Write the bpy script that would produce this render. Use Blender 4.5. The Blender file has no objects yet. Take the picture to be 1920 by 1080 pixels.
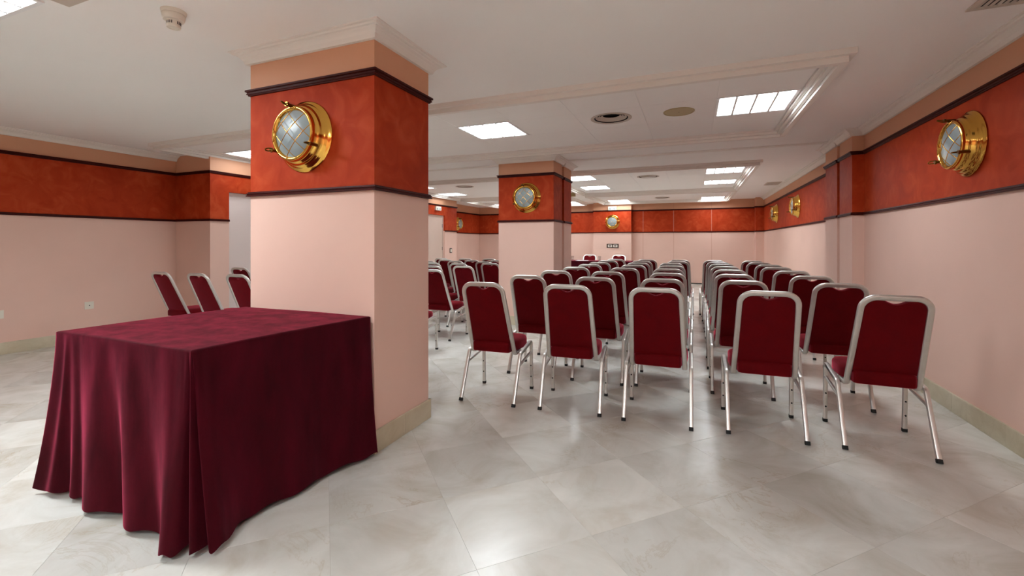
import bpy, bmesh, math, random
from mathutils import Vector, Matrix

# ------------------------------------------------------------------ camera, world, exposure
scene = bpy.context.scene
col = scene.collection
CAM_H = 1.2
FOCAL_PX = 835.0
cam_data = bpy.data.cameras.new('camera')
cam_data.sensor_width = 36.0
cam_data.lens = FOCAL_PX * 36.0 / 1920.0
cam_data.shift_y = -85.0 / 1920.0
cam_data.clip_start = 0.05
cam = bpy.data.objects.new('camera', cam_data)
cam.location = (0, 0, CAM_H)
cam.rotation_euler = (math.pi / 2, 0, math.atan(340.0 / FOCAL_PX))
col.objects.link(cam)
scene.camera = cam

world = bpy.data.worlds.new('world')
scene.world = world
world.use_nodes = True
world.node_tree.nodes['Background'].inputs[0].default_value = (0.5, 0.5, 0.5, 1)
world.node_tree.nodes['Background'].inputs[1].default_value = 0.2

scene.view_settings.view_transform = 'Standard'
scene.view_settings.look = 'None'
scene.view_settings.exposure = 0.56
scene.view_settings.gamma = 1.0
scene.view_settings.use_curve_mapping = False
LAMP_STRENGTH_FRONT = 51.0    # front zone, boosted to brighten the near room
LAMP_STRENGTH = 19.5          # lamps of the nearest tray
LAMP_STRENGTH_LAST = 14.0     # row by the rear wall
LAMP_STRENGTH_DIM = 6.5       # lamps along the door wall, turned down to keep it from blowing out
LAMP_STRENGTH_FAR = 18.5      # lamps of the far trays, lowered to balance front and back brightness
LAMP_COLOUR = (0.92, 1.0, 1.05)

random.seed(7)
rnd = random.random

# ------------------------------------------------------------------ materials
def lin(c):
    return tuple(((v / 255) / 12.92 if v / 255 <= 0.04045 else ((v / 255 + 0.055) / 1.055) ** 2.4) for v in c) + (1.0,)

def new_mat(name):
    m = bpy.data.materials.new(name)
    m.use_nodes = True
    nt = m.node_tree
    return m, nt, nt.nodes['Principled BSDF']

def plain(name, rgb, rough=0.6, metal=0.0, spec=0.5, noise=0.0, scale=8.0, bump=0.0, bump_scale=60.0):
    m, nt, b = new_mat(name)
    c = lin(rgb)
    b.inputs['Base Color'].default_value = c
    b.inputs['Roughness'].default_value = rough
    b.inputs['Metallic'].default_value = metal
    b.inputs['Specular IOR Level'].default_value = spec
    if noise or bump:
        tc = nt.nodes.new('ShaderNodeTexCoord')
    if noise:
        n = nt.nodes.new('ShaderNodeTexNoise')
        n.inputs['Scale'].default_value = scale
        n.inputs['Detail'].default_value = 4
        nt.links.new(tc.outputs['Object'], n.inputs['Vector'])
        r = nt.nodes.new('ShaderNodeValToRGB')
        r.color_ramp.elements[0].position = 0.3
        r.color_ramp.elements[1].position = 0.7
        r.color_ramp.elements[0].color = tuple(max(0, v * (1 - noise)) for v in c[:3]) + (1,)
        r.color_ramp.elements[1].color = tuple(min(1, v * (1 + noise)) for v in c[:3]) + (1,)
        nt.links.new(n.outputs['Fac'], r.inputs['Fac'])
        nt.links.new(r.outputs['Color'], b.inputs['Base Color'])
    if bump:
        n2 = nt.nodes.new('ShaderNodeTexNoise')
        n2.inputs['Scale'].default_value = bump_scale
        n2.inputs['Detail'].default_value = 3
        nt.links.new(tc.outputs['Object'], n2.inputs['Vector'])
        bp = nt.nodes.new('ShaderNodeBump')
        bp.inputs['Strength'].default_value = bump
        bp.inputs['Distance'].default_value = 0.002
        nt.links.new(n2.outputs['Fac'], bp.inputs['Height'])
        nt.links.new(bp.outputs['Normal'], b.inputs['Normal'])
    return m

def sponge_paint(name, dark, mid, light):
    """sponged terracotta paint: overlapping soft blotches"""
    m, nt, b = new_mat(name)
    tc = nt.nodes.new('ShaderNodeTexCoord')
    n1 = nt.nodes.new('ShaderNodeTexNoise'); n1.inputs['Scale'].default_value = 5.5
    n1.inputs['Detail'].default_value = 4; n1.inputs['Roughness'].default_value = 0.5
    n1.inputs['Distortion'].default_value = 1.3
    n2 = nt.nodes.new('ShaderNodeTexNoise'); n2.inputs['Scale'].default_value = 1.4
    n2.inputs['Detail'].default_value = 3
    nt.links.new(tc.outputs['Object'], n1.inputs['Vector'])
    nt.links.new(tc.outputs['Object'], n2.inputs['Vector'])
    mix = nt.nodes.new('ShaderNodeMath'); mix.operation = 'MULTIPLY_ADD'
    mix.inputs[1].default_value = 0.65
    nt.links.new(n1.outputs['Fac'], mix.inputs[0])
    m2 = nt.nodes.new('ShaderNodeMath'); m2.operation = 'MULTIPLY'; m2.inputs[1].default_value = 0.35
    nt.links.new(n2.outputs['Fac'], m2.inputs[0])
    nt.links.new(m2.outputs[0], mix.inputs[2])
    r = nt.nodes.new('ShaderNodeValToRGB')
    r.color_ramp.elements[0].position = 0.36; r.color_ramp.elements[0].color = lin(dark)
    r.color_ramp.elements[1].position = 0.68; r.color_ramp.elements[1].color = lin(light)
    e = r.color_ramp.elements.new(0.52); e.color = lin(mid)
    nt.links.new(mix.outputs[0], r.inputs['Fac'])
    nt.links.new(r.outputs['Color'], b.inputs['Base Color'])
    b.inputs['Roughness'].default_value = 0.6
    b.inputs['Specular IOR Level'].default_value = 0.12
    return m

TILE = 0.495
TILE_U0, TILE_V0 = 0.02, 1.06
def marble_mat(name, base, light, dark, vein, tint=0.09, rough=0.235, tiles=True):
    m, nt, b = new_mat(name)
    N = nt.nodes.new; L = nt.links.new
    geo = N('ShaderNodeNewGeometry')
    if tiles:
        sep = N('ShaderNodeSeparateXYZ'); L(geo.outputs['Position'], sep.inputs[0])
        def mth(op, a, c=None):
            q = N('ShaderNodeMath'); q.operation = op
            for i, v in enumerate((a, c)):
                if v is None: continue
                if isinstance(v, (int, float)): q.inputs[i].default_value = v
                else: L(v, q.inputs[i])
            return q.outputs[0]
        k = 1 / math.sqrt(2)
        u = mth('MULTIPLY', mth('ADD', sep.outputs[0], sep.outputs[1]), k)
        v = mth('MULTIPLY', mth('SUBTRACT', sep.outputs[1], sep.outputs[0]), k)
        iu = mth('FLOOR', mth('DIVIDE', mth('SUBTRACT', u, TILE_U0), TILE))
        iv = mth('FLOOR', mth('DIVIDE', mth('SUBTRACT', v, TILE_V0), TILE))
        cmb = N('ShaderNodeCombineXYZ'); L(iu, cmb.inputs[0]); L(iv, cmb.inputs[1])
        wn = N('ShaderNodeTexWhiteNoise'); L(cmb.outputs[0], wn.inputs['Vector'])
        sc = N('ShaderNodeVectorMath'); sc.operation = 'SCALE'; sc.inputs['Scale'].default_value = 9.0
        L(wn.outputs['Color'], sc.inputs[0])
        add = N('ShaderNodeVectorMath'); add.operation = 'ADD'
        L(geo.outputs['Position'], add.inputs[0]); L(sc.outputs[0], add.inputs[1])
        vec = add.outputs[0]; val = wn.outputs['Value']
    else:
        vec = geo.outputs['Position']; val = None
    n1 = N('ShaderNodeTexNoise'); n1.inputs['Scale'].default_value = 2.6; n1.inputs['Detail'].default_value = 7
    n1.inputs['Roughness'].default_value = 0.6; n1.inputs['Distortion'].default_value = 0.9
    L(vec, n1.inputs['Vector'])
    r = N('ShaderNodeValToRGB')
    r.color_ramp.elements[0].position = 0.32; r.color_ramp.elements[0].color = lin(dark)
    r.color_ramp.elements[1].position = 0.66; r.color_ramp.elements[1].color = lin(light)
    e = r.color_ramp.elements.new(0.5); e.color = lin(base)
    L(n1.outputs['Fac'], r.inputs['Fac'])
    # thin ochre veins: narrow band of a distorted noise
    n2 = N('ShaderNodeTexNoise'); n2.inputs['Scale'].default_value = 1.7; n2.inputs['Detail'].default_value = 8
    n2.inputs['Roughness'].default_value = 0.66; n2.inputs['Distortion'].default_value = 1.6
    L(vec, n2.inputs['Vector'])
    vr = N('ShaderNodeValToRGB')
    vr.color_ramp.elements[0].position = 0.485; vr.color_ramp.elements[0].color = (0, 0, 0, 1)
    vr.color_ramp.elements[1].position = 0.515; vr.color_ramp.elements[1].color = (0, 0, 0, 1)
    e = vr.color_ramp.elements.new(0.5); e.color = (1, 1, 1, 1)
    L(n2.outputs['Fac'], vr.inputs['Fac'])
    n3 = N('ShaderNodeTexNoise'); n3.inputs['Scale'].default_value = 1.1; L(vec, n3.inputs['Vector'])
    gate = N('ShaderNodeMapRange'); gate.inputs[1].default_value = 0.48; gate.inputs[2].default_value = 0.68
    gate.inputs[3].default_value = 0.0; gate.inputs[4].default_value = 0.42
    L(n3.outputs['Fac'], gate.inputs[0])
    mm = N('ShaderNodeMath'); mm.operation = 'MULTIPLY'; L(vr.outputs['Color'], mm.inputs[0]); L(gate.outputs[0], mm.inputs[1])
    mx = N('ShaderNodeMix'); mx.data_type = 'RGBA'; mx.inputs[7].default_value = lin(vein)
    L(mm.outputs[0], mx.inputs[0]); L(r.outputs['Color'], mx.inputs[6])
    out = mx.outputs[2]
    if val is not None:
        mr = N('ShaderNodeMapRange'); mr.inputs[3].default_value = 1 - tint * 1.6; mr.inputs[4].default_value = 1 + tint * 0.6
        L(val, mr.inputs[0])
        hsv = N('ShaderNodeHueSaturation'); L(mr.outputs[0], hsv.inputs['Value']); L(out, hsv.inputs['Color'])
        out = hsv.outputs['Color']
    L(out, b.inputs['Base Color'])
    b.inputs['Roughness'].default_value = rough
    b.inputs['Specular IOR Level'].default_value = 0.42
    return m

def velvet(name, rgb, sheen_rgb, sheen=0.6, mott=0.25, scale=6.0, stretch=(1, 1, 1), rough=0.75, nap=False):
    m, nt, b = new_mat(name)
    c = lin(rgb)
    tc = nt.nodes.new('ShaderNodeTexCoord')
    mp = nt.nodes.new('ShaderNodeMapping'); mp.inputs['Scale'].default_value = stretch
    nt.links.new(tc.outputs['Object'], mp.inputs['Vector'])
    n = nt.nodes.new('ShaderNodeTexNoise'); n.inputs['Scale'].default_value = scale
    n.inputs['Detail'].default_value = 6; n.inputs['Roughness'].default_value = 0.65
    nt.links.new(mp.outputs[0], n.inputs['Vector'])
    r = nt.nodes.new('ShaderNodeValToRGB')
    r.color_ramp.elements[0].position = 0.3; r.color_ramp.elements[1].position = 0.72
    r.color_ramp.elements[0].color = tuple(v * (1 - mott) for v in c[:3]) + (1,)
    r.color_ramp.elements[1].color = tuple(min(1, v * (1 + mott)) for v in c[:3]) + (1,)
    nt.links.new(n.outputs['Fac'], r.inputs['Fac'])
    nt.links.new(r.outputs['Color'], b.inputs['Base Color'])
    b.inputs['Roughness'].default_value = rough
    b.inputs['Specular IOR Level'].default_value = 0.08
    if nap:
        mr = nt.nodes.new('ShaderNodeMapRange'); mr.inputs[1].default_value = 0.36; mr.inputs[2].default_value = 0.66
        mr.inputs[3].default_value = sheen * 0.5; mr.inputs[4].default_value = sheen * 1.25
        nt.links.new(n.outputs['Fac'], mr.inputs[0]); nt.links.new(mr.outputs[0], b.inputs['Sheen Weight'])
    else:
        b.inputs['Sheen Weight'].default_value = sheen
    b.inputs['Sheen Roughness'].default_value = 0.35
    b.inputs['Sheen Tint'].default_value = lin(sheen_rgb)
    return m

def emission(name, rgb, strength):
    m, nt, b = new_mat(name)
    b.inputs['Base Color'].default_value = (0.9, 0.9, 0.9, 1)
    b.inputs['Emission Color'].default_value = tuple(rgb) + (1,)
    b.inputs['Emission Strength'].default_value = strength
    return m

M = {}
M['pink'] = plain('pale_pink_wall_paint', (225, 187, 171), 0.6, noise=0.02, scale=2.0, bump=0.08, bump_scale=120)
M['peach'] = plain('peach_wall_paint', (216, 160, 126), 0.6, noise=0.02, scale=2.0, bump=0.08, bump_scale=120)
M['red'] = sponge_paint('sponged_terracotta_paint', (158, 48, 16), (171, 58, 24), (184, 74, 38))
M['ceil'] = plain('white_ceiling_plaster', (249, 247, 243), 0.8, noise=0.012, scale=1.2)
M['white'] = plain('white_moulding_paint', (238, 232, 224), 0.5)
M['rail'] = plain('dark_mahogany_varnish', (62, 14, 9), 0.45, spec=0.14, noise=0.25, scale=14)
M['floor'] = marble_mat('cream_marble_tile', (208, 206, 198), (218, 217, 210), (193, 187, 174), (166, 142, 98))
M['grout'] = plain('pale_tile_joint', (196, 188, 176), 0.7)
M['skirt'] = marble_mat('beige_marble_skirting', (196, 184, 158), (206, 196, 172), (180, 166, 138), (150, 130, 95), tiles=False, rough=0.3)
M['alu'] = plain('brushed_aluminium_tube', (212, 209, 204), 0.34, metal=0.75, noise=0.04, scale=30)
M['rubber'] = plain('black_rubber', (18, 18, 18), 0.7)
M['seat'] = velvet('burgundy_velvet_upholstery', (92, 2, 9), (236, 96, 120), 0.95, 0.14, 9.0)
M['cloth'] = velvet('burgundy_velvet_cloth', (60, 3, 15), (210, 76, 108), 0.85, 0.4, 9.0, (1.0, 1.0, 0.28), nap=True)
M['brass'] = plain('polished_brass', (226, 176, 84), 0.14, metal=1.0)
M['brass_dark'] = plain('aged_brass', (120, 88, 36), 0.3, metal=1.0)
M['frosted'] = plain('frosted_grey_glass', (142, 156, 160), 0.32, noise=0.06, scale=6)
M['lamp'] = emission('fluorescent_diffuser_glow', LAMP_COLOUR, LAMP_STRENGTH)
M['lamp_front'] = emission('boosted_fluorescent_diffuser_glow', LAMP_COLOUR, LAMP_STRENGTH_FRONT)
M['lamp_last'] = emission('dim_fluorescent_diffuser_glow', LAMP_COLOUR, LAMP_STRENGTH_LAST)
M['lamp_dim'] = emission('reduced_fluorescent_diffuser_glow', LAMP_COLOUR, LAMP_STRENGTH_DIM)
M['lamp_far'] = emission('far_fluorescent_diffuser_glow', LAMP_COLOUR, LAMP_STRENGTH_FAR)
M['lamp_white'] = plain('white_lamp_enamel', (240, 240, 238), 0.35)
M['plastic'] = plain('off_white_plastic', (226, 220, 206), 0.4)
M['dark'] = plain('dark_recess', (22, 20, 18), 0.8)
M['tan'] = plain('yellowed_tan_plastic', (176, 158, 112), 0.5)
M['vent'] = plain('beige_painted_metal', (196, 184, 170), 0.45)
M['door'] = plain('pale_lilac_white_door_paint', (220, 204, 198), 0.45)
M['door_beige'] = plain('beige_pink_door_paint', (206, 182, 168), 0.5)
M['brown'] = plain('brown_plate_plastic', (66, 40, 30), 0.4)
M['steel'] = plain('dark_steel', (70, 66, 62), 0.35, metal=0.9)
M['groove'] = plain('pale_brown_seam', (196, 142, 120), 0.7)
M['paper'] = plain('white_paper', (240, 238, 236), 0.8)
gm, gnt, gb = new_mat('clear_glass')
gb.inputs['Transmission Weight'].default_value = 1.0
gb.inputs['Roughness'].default_value = 0.03
gb.inputs['IOR'].default_value = 1.45
M['glass'] = gm

# ------------------------------------------------------------------ mesh helpers
def finish(name, bm, mats, parent=None, smooth=False, bevel=0.0, seg=2, loc=None):
    if bevel:
        es = [e for e in bm.edges if len(e.link_faces) == 2 and e.calc_face_angle(0) > 0.6]
        bmesh.ops.bevel(bm, geom=es, offset=bevel, segments=seg, affect='EDGES', profile=0.6)
    bmesh.ops.recalc_face_normals(bm, faces=bm.faces)
    me = bpy.data.meshes.new(name)
    bm.to_mesh(me); bm.free()
    if not isinstance(mats, (list, tuple)): mats = [mats]
    for m in mats: me.materials.append(m)
    if smooth:
        for p in me.polygons: p.use_smooth = True
        me.set_sharp_from_angle(angle=math.radians(38))
    o = bpy.data.objects.new(name, me)
    col.objects.link(o)
    if parent: o.parent = parent
    if loc: o.location = loc
    return o

def tag(o, label=None, cat=None, group=None, kind=None):
    if label: o['label'] = label
    if cat: o['category'] = cat
    if group: o['group'] = group
    if kind: o['kind'] = kind
    return o

def empty(name, loc=(0, 0, 0), rz=0.0, label=None, cat=None, group=None):
    o = bpy.data.objects.new(name, None)
    o.empty_display_size = 0.1
    col.objects.link(o)
    o.location = loc; o.rotation_euler = (0, 0, rz)
    return tag(o, label, cat, group)

def add_box(bm, lo, hi, mi=0):
    x0, y0, z0 = lo; x1, y1, z1 = hi
    vs = [bm.verts.new(p) for p in ((x0, y0, z0), (x1, y0, z0), (x1, y1, z0), (x0, y1, z0),
                                    (x0, y0, z1), (x1, y0, z1), (x1, y1, z1), (x0, y1, z1))]
    for f in ((0, 3, 2, 1), (4, 5, 6, 7), (0, 1, 5, 4), (1, 2, 6, 5), (2, 3, 7, 6), (3, 0, 4, 7)):
        fc = bm.faces.new([vs[i] for i in f]); fc.material_index = mi
    return vs

def box(name, lo, hi, mat, parent=None, bevel=0.0):
    bm = bmesh.new(); add_box(bm, lo, hi)
    return finish(name, bm, mat, parent, bevel=bevel)

def add_prism(bm, pts, z0, z1, mi=0, cap=True):
    """vertical prism over a plan polygon"""
    a = [bm.verts.new((p[0], p[1], z0)) for p in pts]
    b = [bm.verts.new((p[0], p[1], z1)) for p in pts]
    n = len(pts)
    for i in range(n):
        f = bm.faces.new((a[i], a[(i + 1) % n], b[(i + 1) % n], b[i])); f.material_index = mi
    if cap:
        for c in (a[::-1], b):
            f = bm.faces.new(c); f.material_index = mi

def add_lathe(bm, prof, n=40, axis='Z', centre=(0, 0, 0), mi=0):
    """prof: list of (radius, height)"""
    rings = []
    for r, h in prof:
        if r < 1e-6:
            v = Vector((0, 0, h))
            rings.append([v])
        else:
            rings.append([Vector((r * math.cos(2 * math.pi * k / n), r * math.sin(2 * math.pi * k / n), h)) for k in range(n)])
    def cv(v):
        if axis == 'Z': w = Vector((v.x, v.y, v.z))
        else: w = Vector((v.x, -v.z, v.y))       # axis 'Y': heights go towards -Y
        return w + Vector(centre)
    vr = [[bm.verts.new(cv(v)) for v in ring] for ring in rings]
    for a, b in zip(vr, vr[1:]):
        if len(a) == 1 and len(b) == 1: continue
        for k in range(n):
            k2 = (k + 1) % n
            if len(a) == 1: f = bm.faces.new((a[0], b[k2], b[k]))
            elif len(b) == 1: f = bm.faces.new((a[k], a[k2], b[0]))
            else: f = bm.faces.new((a[k], a[k2], b[k2], b[k]))
            f.material_index = mi

def fillet(pts, radii, n=6):
    out = []
    for i, p in enumerate(pts):
        r = radii[i] if i < len(radii) else 0
        if i in (0, len(pts) - 1) or r <= 0:
            out.append(Vector(p)); continue
        p = Vector(p); a = (Vector(pts[i - 1]) - p); c = (Vector(pts[i + 1]) - p)
        la, lc = a.length, c.length; a.normalize(); c.normalize()
        ang = a.angle(c)
        d = min(r / math.tan(ang / 2), la * 0.49, lc * 0.49)
        rr = d * math.tan(ang / 2)
        bis = (a + c).normalized()
        ctr = p + bis * (rr / math.sin(ang / 2))
        s = p + a * d - ctr; e = p + c * d - ctr
        tot = s.angle(e)
        ax = s.cross(e).normalized()
        for k in range(n + 1):
            out.append(ctr + Matrix.Rotation(tot * k / n, 3, ax) @ s)
    return out

def rrect(w, h, r, n=3):
    pts = []
    for cx, cy, a0 in ((w / 2 - r, h / 2 - r, 0), (-w / 2 + r, h / 2 - r, 90), (-w / 2 + r, -h / 2 + r, 180), (w / 2 - r, -h / 2 + r, 270)):
        for k in range(n + 1):
            a = math.radians(a0 + 90 * k / n)
            pts.append((cx + r * math.cos(a), cy + r * math.sin(a)))
    return pts

def add_sweep(bm, path, section, side, mi=0, closed=False):
    """sweep a section along path; section x runs along `side` made perpendicular, y along tangent x side"""
    path = [Vector(p) for p in path]
    n = len(path); rings = []
    s = Vector(side).normalized(); prev_t = None
    for i, p in enumerate(path):
        if closed: t = path[(i + 1) % n] - path[i - 1]
        elif i == 0: t = path[1] - path[0]
        elif i == n - 1: t = path[-1] - path[-2]
        else: t = (path[i + 1] - p).normalized() + (p - path[i - 1]).normalized()
        t.normalize()
        if prev_t is not None:
            q = prev_t.rotation_difference(t); s = q @ s
        s = (s - t * s.dot(t)).normalized()
        u = t.cross(s)
        rings.append([bm.verts.new(p + s * a + u * b) for a, b in section])
        prev_t = t
    m = len(section)
    rng = range(n) if closed else range(n - 1)
    for i in rng:
        a, b = rings[i], rings[(i + 1) % n]
        for k in range(m):
            f = bm.faces.new((a[k], a[(k + 1) % m], b[(k + 1) % m], b[k])); f.material_index = mi
    if not closed:
        bm.faces.new(rings[0][::-1]).material_index = mi
        bm.faces.new(rings[-1]).material_index = mi

def add_moulding(bm, plan, prof, closed=False, mi=0):
    """mitred moulding: plan polyline, room side on the LEFT of its direction; prof = [(offset, z)]"""
    P = [Vector((p[0], p[1])) for p in plan]
    n = len(P); rings = []
    for i in range(n):
        dirs = []
        if closed or i > 0: dirs.append((P[i] - P[i - 1]).normalized())
        if closed or i < n - 1: dirs.append((P[(i + 1) % n] - P[i]).normalized())
        nr = [Vector((-d.y, d.x)) for d in dirs]
        if len(nr) == 2:
            mv = (nr[0] + nr[1]); k = mv.dot(nr[0])
            mv = mv / k if abs(k) > 1e-6 else nr[0]
        else: mv = nr[0]
        rings.append([bm.verts.new((P[i].x + mv.x * o, P[i].y + mv.y * o, z)) for o, z in prof])
    m = len(prof)
    for i in (range(n) if closed else range(n - 1)):
        a, b = rings[i], rings[(i + 1) % n]
        for k in range(m):
            f = bm.faces.new((a[k], a[(k + 1) % m], b[(k + 1) % m], b[k])); f.material_index = mi
    if not closed:
        bm.faces.new(rings[0]).material_index = mi
        bm.faces.new(rings[-1][::-1]).material_index = mi

def copy_tree(o, parent=None):
    c = o.copy(); col.objects.link(c)
    if parent is not None: c.parent = parent
    for ch in list(o.children): copy_tree(ch, c)
    return c

# ------------------------------------------------------------------ key dimensions (metres)
ZC = 2.43                       # ceiling
Z_LO0, Z_LO1 = 1.500, 1.530     # lower rail
Z_UP0, Z_UP1 = 2.155, 2.192     # upper rail
RAIL_LO = [(-0.004, 1.500), (0.020, 1.500), (0.020, 1.507), (0.015, 1.509), (0.015, 1.513), (0.019, 1.515), (0.019, 1.520), (0.013, 1.522), (0.012, 1.529), (-0.004, 1.529)]
RAIL_UP = [(-0.004, 2.155), (0.010, 2.155), (0.012, 2.162), (0.018, 2.164), (0.018, 2.170), (0.015, 2.172), (0.015, 2.177), (0.024, 2.181), (0.024, 2.192), (-0.004, 2.192)]
CROWN = [(-0.004, 2.358), (0.022, 2.358), (0.026, 2.366), (0.032, 2.382), (0.044, 2.396), (0.058, 2.404), (0.060, 2.410), (0.074, 2.412), (0.078, 2.420), (0.092, 2.422), (0.092, 2.436), (-0.004, 2.436)]
SKIRT = [(-0.004, 0.001), (0.014, 0.001), (0.014, 0.124), (0.012, 0.128), (-0.004, 0.128)]
BANDS = ((0.0, 1.512, 0), (1.512, 2.17, 1), (2.17, 2.47, 2))
WALLMATS = [M['pink'], M['red'], M['peach']]

# ------------------------------------------------------------------ floor
fl = tag(box('floor', (-8.0, -3.2, -0.12), (3.0, 15.2, -0.006), M['grout']), kind='structure')
k2 = 1 / math.sqrt(2)
def uv2xy(u, v): return ((u - v) * k2, (u + v) * k2)
th = math.atan(340 / FOCAL_PX); sn, cs = math.sin(th), math.cos(th)
def to_px(x, y, z):
    r = x * cs + y * sn; w = -x * sn + y * cs
    if w < 0.05: return None
    return (960 + FOCAL_PX * r / w, 455 - FOCAL_PX * (z - CAM_H) / w, w)
cells = []
for i in range(-14, 30):
    for j in range(-12, 34):
        u, v = TILE_U0 + (i + 0.5) * TILE, TILE_V0 + (j + 0.5) * TILE
        x, y = uv2xy(u, v)
        if -7.3 < x < 2.2 and -3.2 < y < 14.5:
            p = to_px(x, y, 0)
            vis = p is not None and -150 < p[0] < 2070 and p[1] < 1250 and y < 7.4
            cells.append((not vis, math.hypot(x, y), x, y))
cells.sort()
def tile_bm(bm, x, y, h=TILE / 2 - 0.0003):
    """one square marble tile turned 45 degrees, edges arrised"""
    d = h * math.sqrt(2); e = (h - 0.0006) * math.sqrt(2)
    lo = [bm.verts.new((x + d * a, y + d * b, -0.0061)) for a, b in ((1, 0), (0, 1), (-1, 0), (0, -1))]
    md = [bm.verts.new((x + d * a, y + d * b, -0.0004)) for a, b in ((1, 0), (0, 1), (-1, 0), (0, -1))]
    hi = [bm.verts.new((x + e * a, y + e * b, 0.0)) for a, b in ((1, 0), (0, 1), (-1, 0), (0, -1))]
    for A, B in ((lo, md), (md, hi)):
        for q in range(4): bm.faces.new((A[q], A[(q + 1) % 4], B[(q + 1) % 4], B[q]))
    bm.faces.new(hi)
bm = bmesh.new(); tile_bm(bm, 0, 0)
proto_tile = finish('floor_tile', bm, M['floor'], fl)
first = True
rest = bmesh.new()
for q, (hid, d, x, y) in enumerate(cells):
    if not hid and q < 290:
        t = proto_tile if first else proto_tile.copy()
        if not first: col.objects.link(t)
        first = False
        t.location = (x, y, 0.0)
    else:
        tile_bm(rest, x, y)
tag(finish('distant_floor_tiles', rest, M['floor'], fl), kind='stuff')

# ------------------------------------------------------------------ walls
T = 0.14
def wall(name, segs, extra=None):
    """segs: list of (p0, p1, z0, z1); room on the left of p0->p1; banded paint"""
    bm = bmesh.new()
    runs = []                                   # join consecutive segments of one height into mitred runs
    for p0, p1, z0, z1 in segs:
        if runs and runs[-1][0][-1] == p0 and runs[-1][1:] == (z0, z1): runs[-1][0].append(p1)
        else: runs.append(([p0, p1], z0, z1))
    for plan, z0, z1 in runs:
        for a, b, mi in BANDS:
            a2, b2 = max(a, z0), min(b, z1)
            if b2 - a2 > 1e-4: add_moulding(bm, plan, [(0, a2), (0, b2), (-T, b2), (-T, a2)], False, mi)
    return tag(finish(name, bm, WALLMATS), kind='structure')

XR, XP, XB = 1.711, 1.60, 1.77          # right wall, its pilaster, right wall beyond
YPA, YPB = 5.885, 6.93                  # pilaster along the right wall
YB = 14.0                               # back wall
XL, YRET, XD = -6.86, 4.09, -6.13       # left wall, return, door wall
FULL = (0.0, 2.47)
GY0, GY1, GD = 6.33, 6.43, 0.05         # partition groove in the pilaster

plan_right = [(XR, -3.0), (XR, YPA), (XP, YPA), (XP, GY0), (XP + GD, GY0), (XP + GD, GY1), (XP, GY1), (XP, YPB), (XB, YPB), (XB, 13.7)]
plan_rback = [(XB, 13.7), (1.57, 13.7), (1.57, YB), (-1.73, YB)]
def segs(plan, z=FULL): return [(plan[i], plan[i + 1], z[0], z[1]) for i in range(len(plan) - 1)]
wr = wall('wall_right', segs(plan_right))
plan_back = plan_rback + [(-1.73, 13.75), (-2.87, 13.75), (-2.87, 14.1), (-6.98, 14.1)]
wb = wall('wall_back', segs(plan_back))
D1 = (4.36, 5.26, 1.92)     # near doorway: y0, y1, head height
D2 = (9.35, 10.30, 1.92)    # far doorway
plan_ldoor = [(-6.98, 14.1), (-6.98, 10.95), (XD, 10.95)]
lsegs = segs(plan_ldoor) + [((XD, 10.95), (XD, D2[1]), 0, 2.47), ((XD, D2[1]), (XD, D2[0]), D2[2], 2.47), ((XD, D2[0]), (XD, D1[1]), 0, 2.47),
                            ((XD, D1[1]), (XD, D1[0]), D1[2], 2.47), ((XD, D1[0]), (XD, YRET), 0, 2.47),
                            ((XD, YRET), (XL, YRET), 0, 2.47), ((XL, YRET), (XL, -3.0), 0, 2.47)]
wl = wall('wall_left', lsegs)
wf = wall('wall_front', [((XL, -3.0), (XR, -3.0), 0, 2.47)])

def moulding(name, plan, prof, mat, parent=None, closed=False, kind='structure'):
    bm = bmesh.new(); add_moulding(bm, plan, prof, closed)
    o = finish(name, bm, mat, parent)
    if kind: tag(o, kind=kind)
    return o

left_low_a = [(-6.98, 14.1), (-6.98, 10.95), (XD, 10.95), (XD, D2[1])]
left_low_b = [(XD, D2[0]), (XD, D1[1])]
left_low_c = [(XD, D1[0]), (XD, YRET), (XL, YRET), (XL, -3.0)]
left_up = [(-6.98, 14.1), (-6.98, 10.95), (XD, 10.95), (XD, YRET), (XL, YRET), (XL, -3.0)]
# mahogany rails are pieces of their walls
for nm, plan, par in (('lower_rail', plan_right, wr), ('lower_rail', plan_back, wb), ('lower_rail', left_low_a, wl), ('lower_rail', left_low_b, wl), ('lower_rail', left_low_c, wl)):
    moulding(nm, plan, RAIL_LO, M['rail'], par, kind=None)
for nm, plan, par in (('upper_rail', plan_right, wr), ('upper_rail', plan_back, wb), ('upper_rail', left_up, wl)):
    moulding(nm, plan, RAIL_UP, M['rail'], par, kind=None)
# crown mouldings
moulding('crown_moulding', plan_right, CROWN, M['white'], wr, kind=None)
moulding('crown_moulding', [(XL, YRET), (XL, -3.0)], CROWN, M['white'], wl, kind=None)
# marble skirting, cut into slabs on the two walls seen close up
def skirting(name, plan, slab=0.0):
    root = None
    for i in range(len(plan) - 1):
        a = Vector(plan[i]); b = Vector(plan[i + 1]); L = (b - a).length
        if L < 0.12 or (name == 'baseboard_back' and abs(plan[i][1] - YB) < 0.01 and L > 2): continue
        n = max(1, round(L / slab)) if slab else 1
        for k in range(n):
            g = 0.0008
            p = a.lerp(b, k / n + g / L); q = a.lerp(b, (k + 1) / n - g / L)
            bm = bmesh.new(); add_moulding(bm, [p, q], SKIRT)
            if root is None:
                root = tag(finish(name, bm, M['skirt']), kind='structure')
            else:
                finish('skirting_slab', bm, M['skirt'], root)
skirting('baseboard_right', plan_right, 0.6)
skirting('baseboard_left', left_low_c, 0.6)
skirting('baseboard_back', plan_back)
skirting('baseboard_doorside', left_low_a)
skirting('baseboard_passage', left_low_b)

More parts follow.
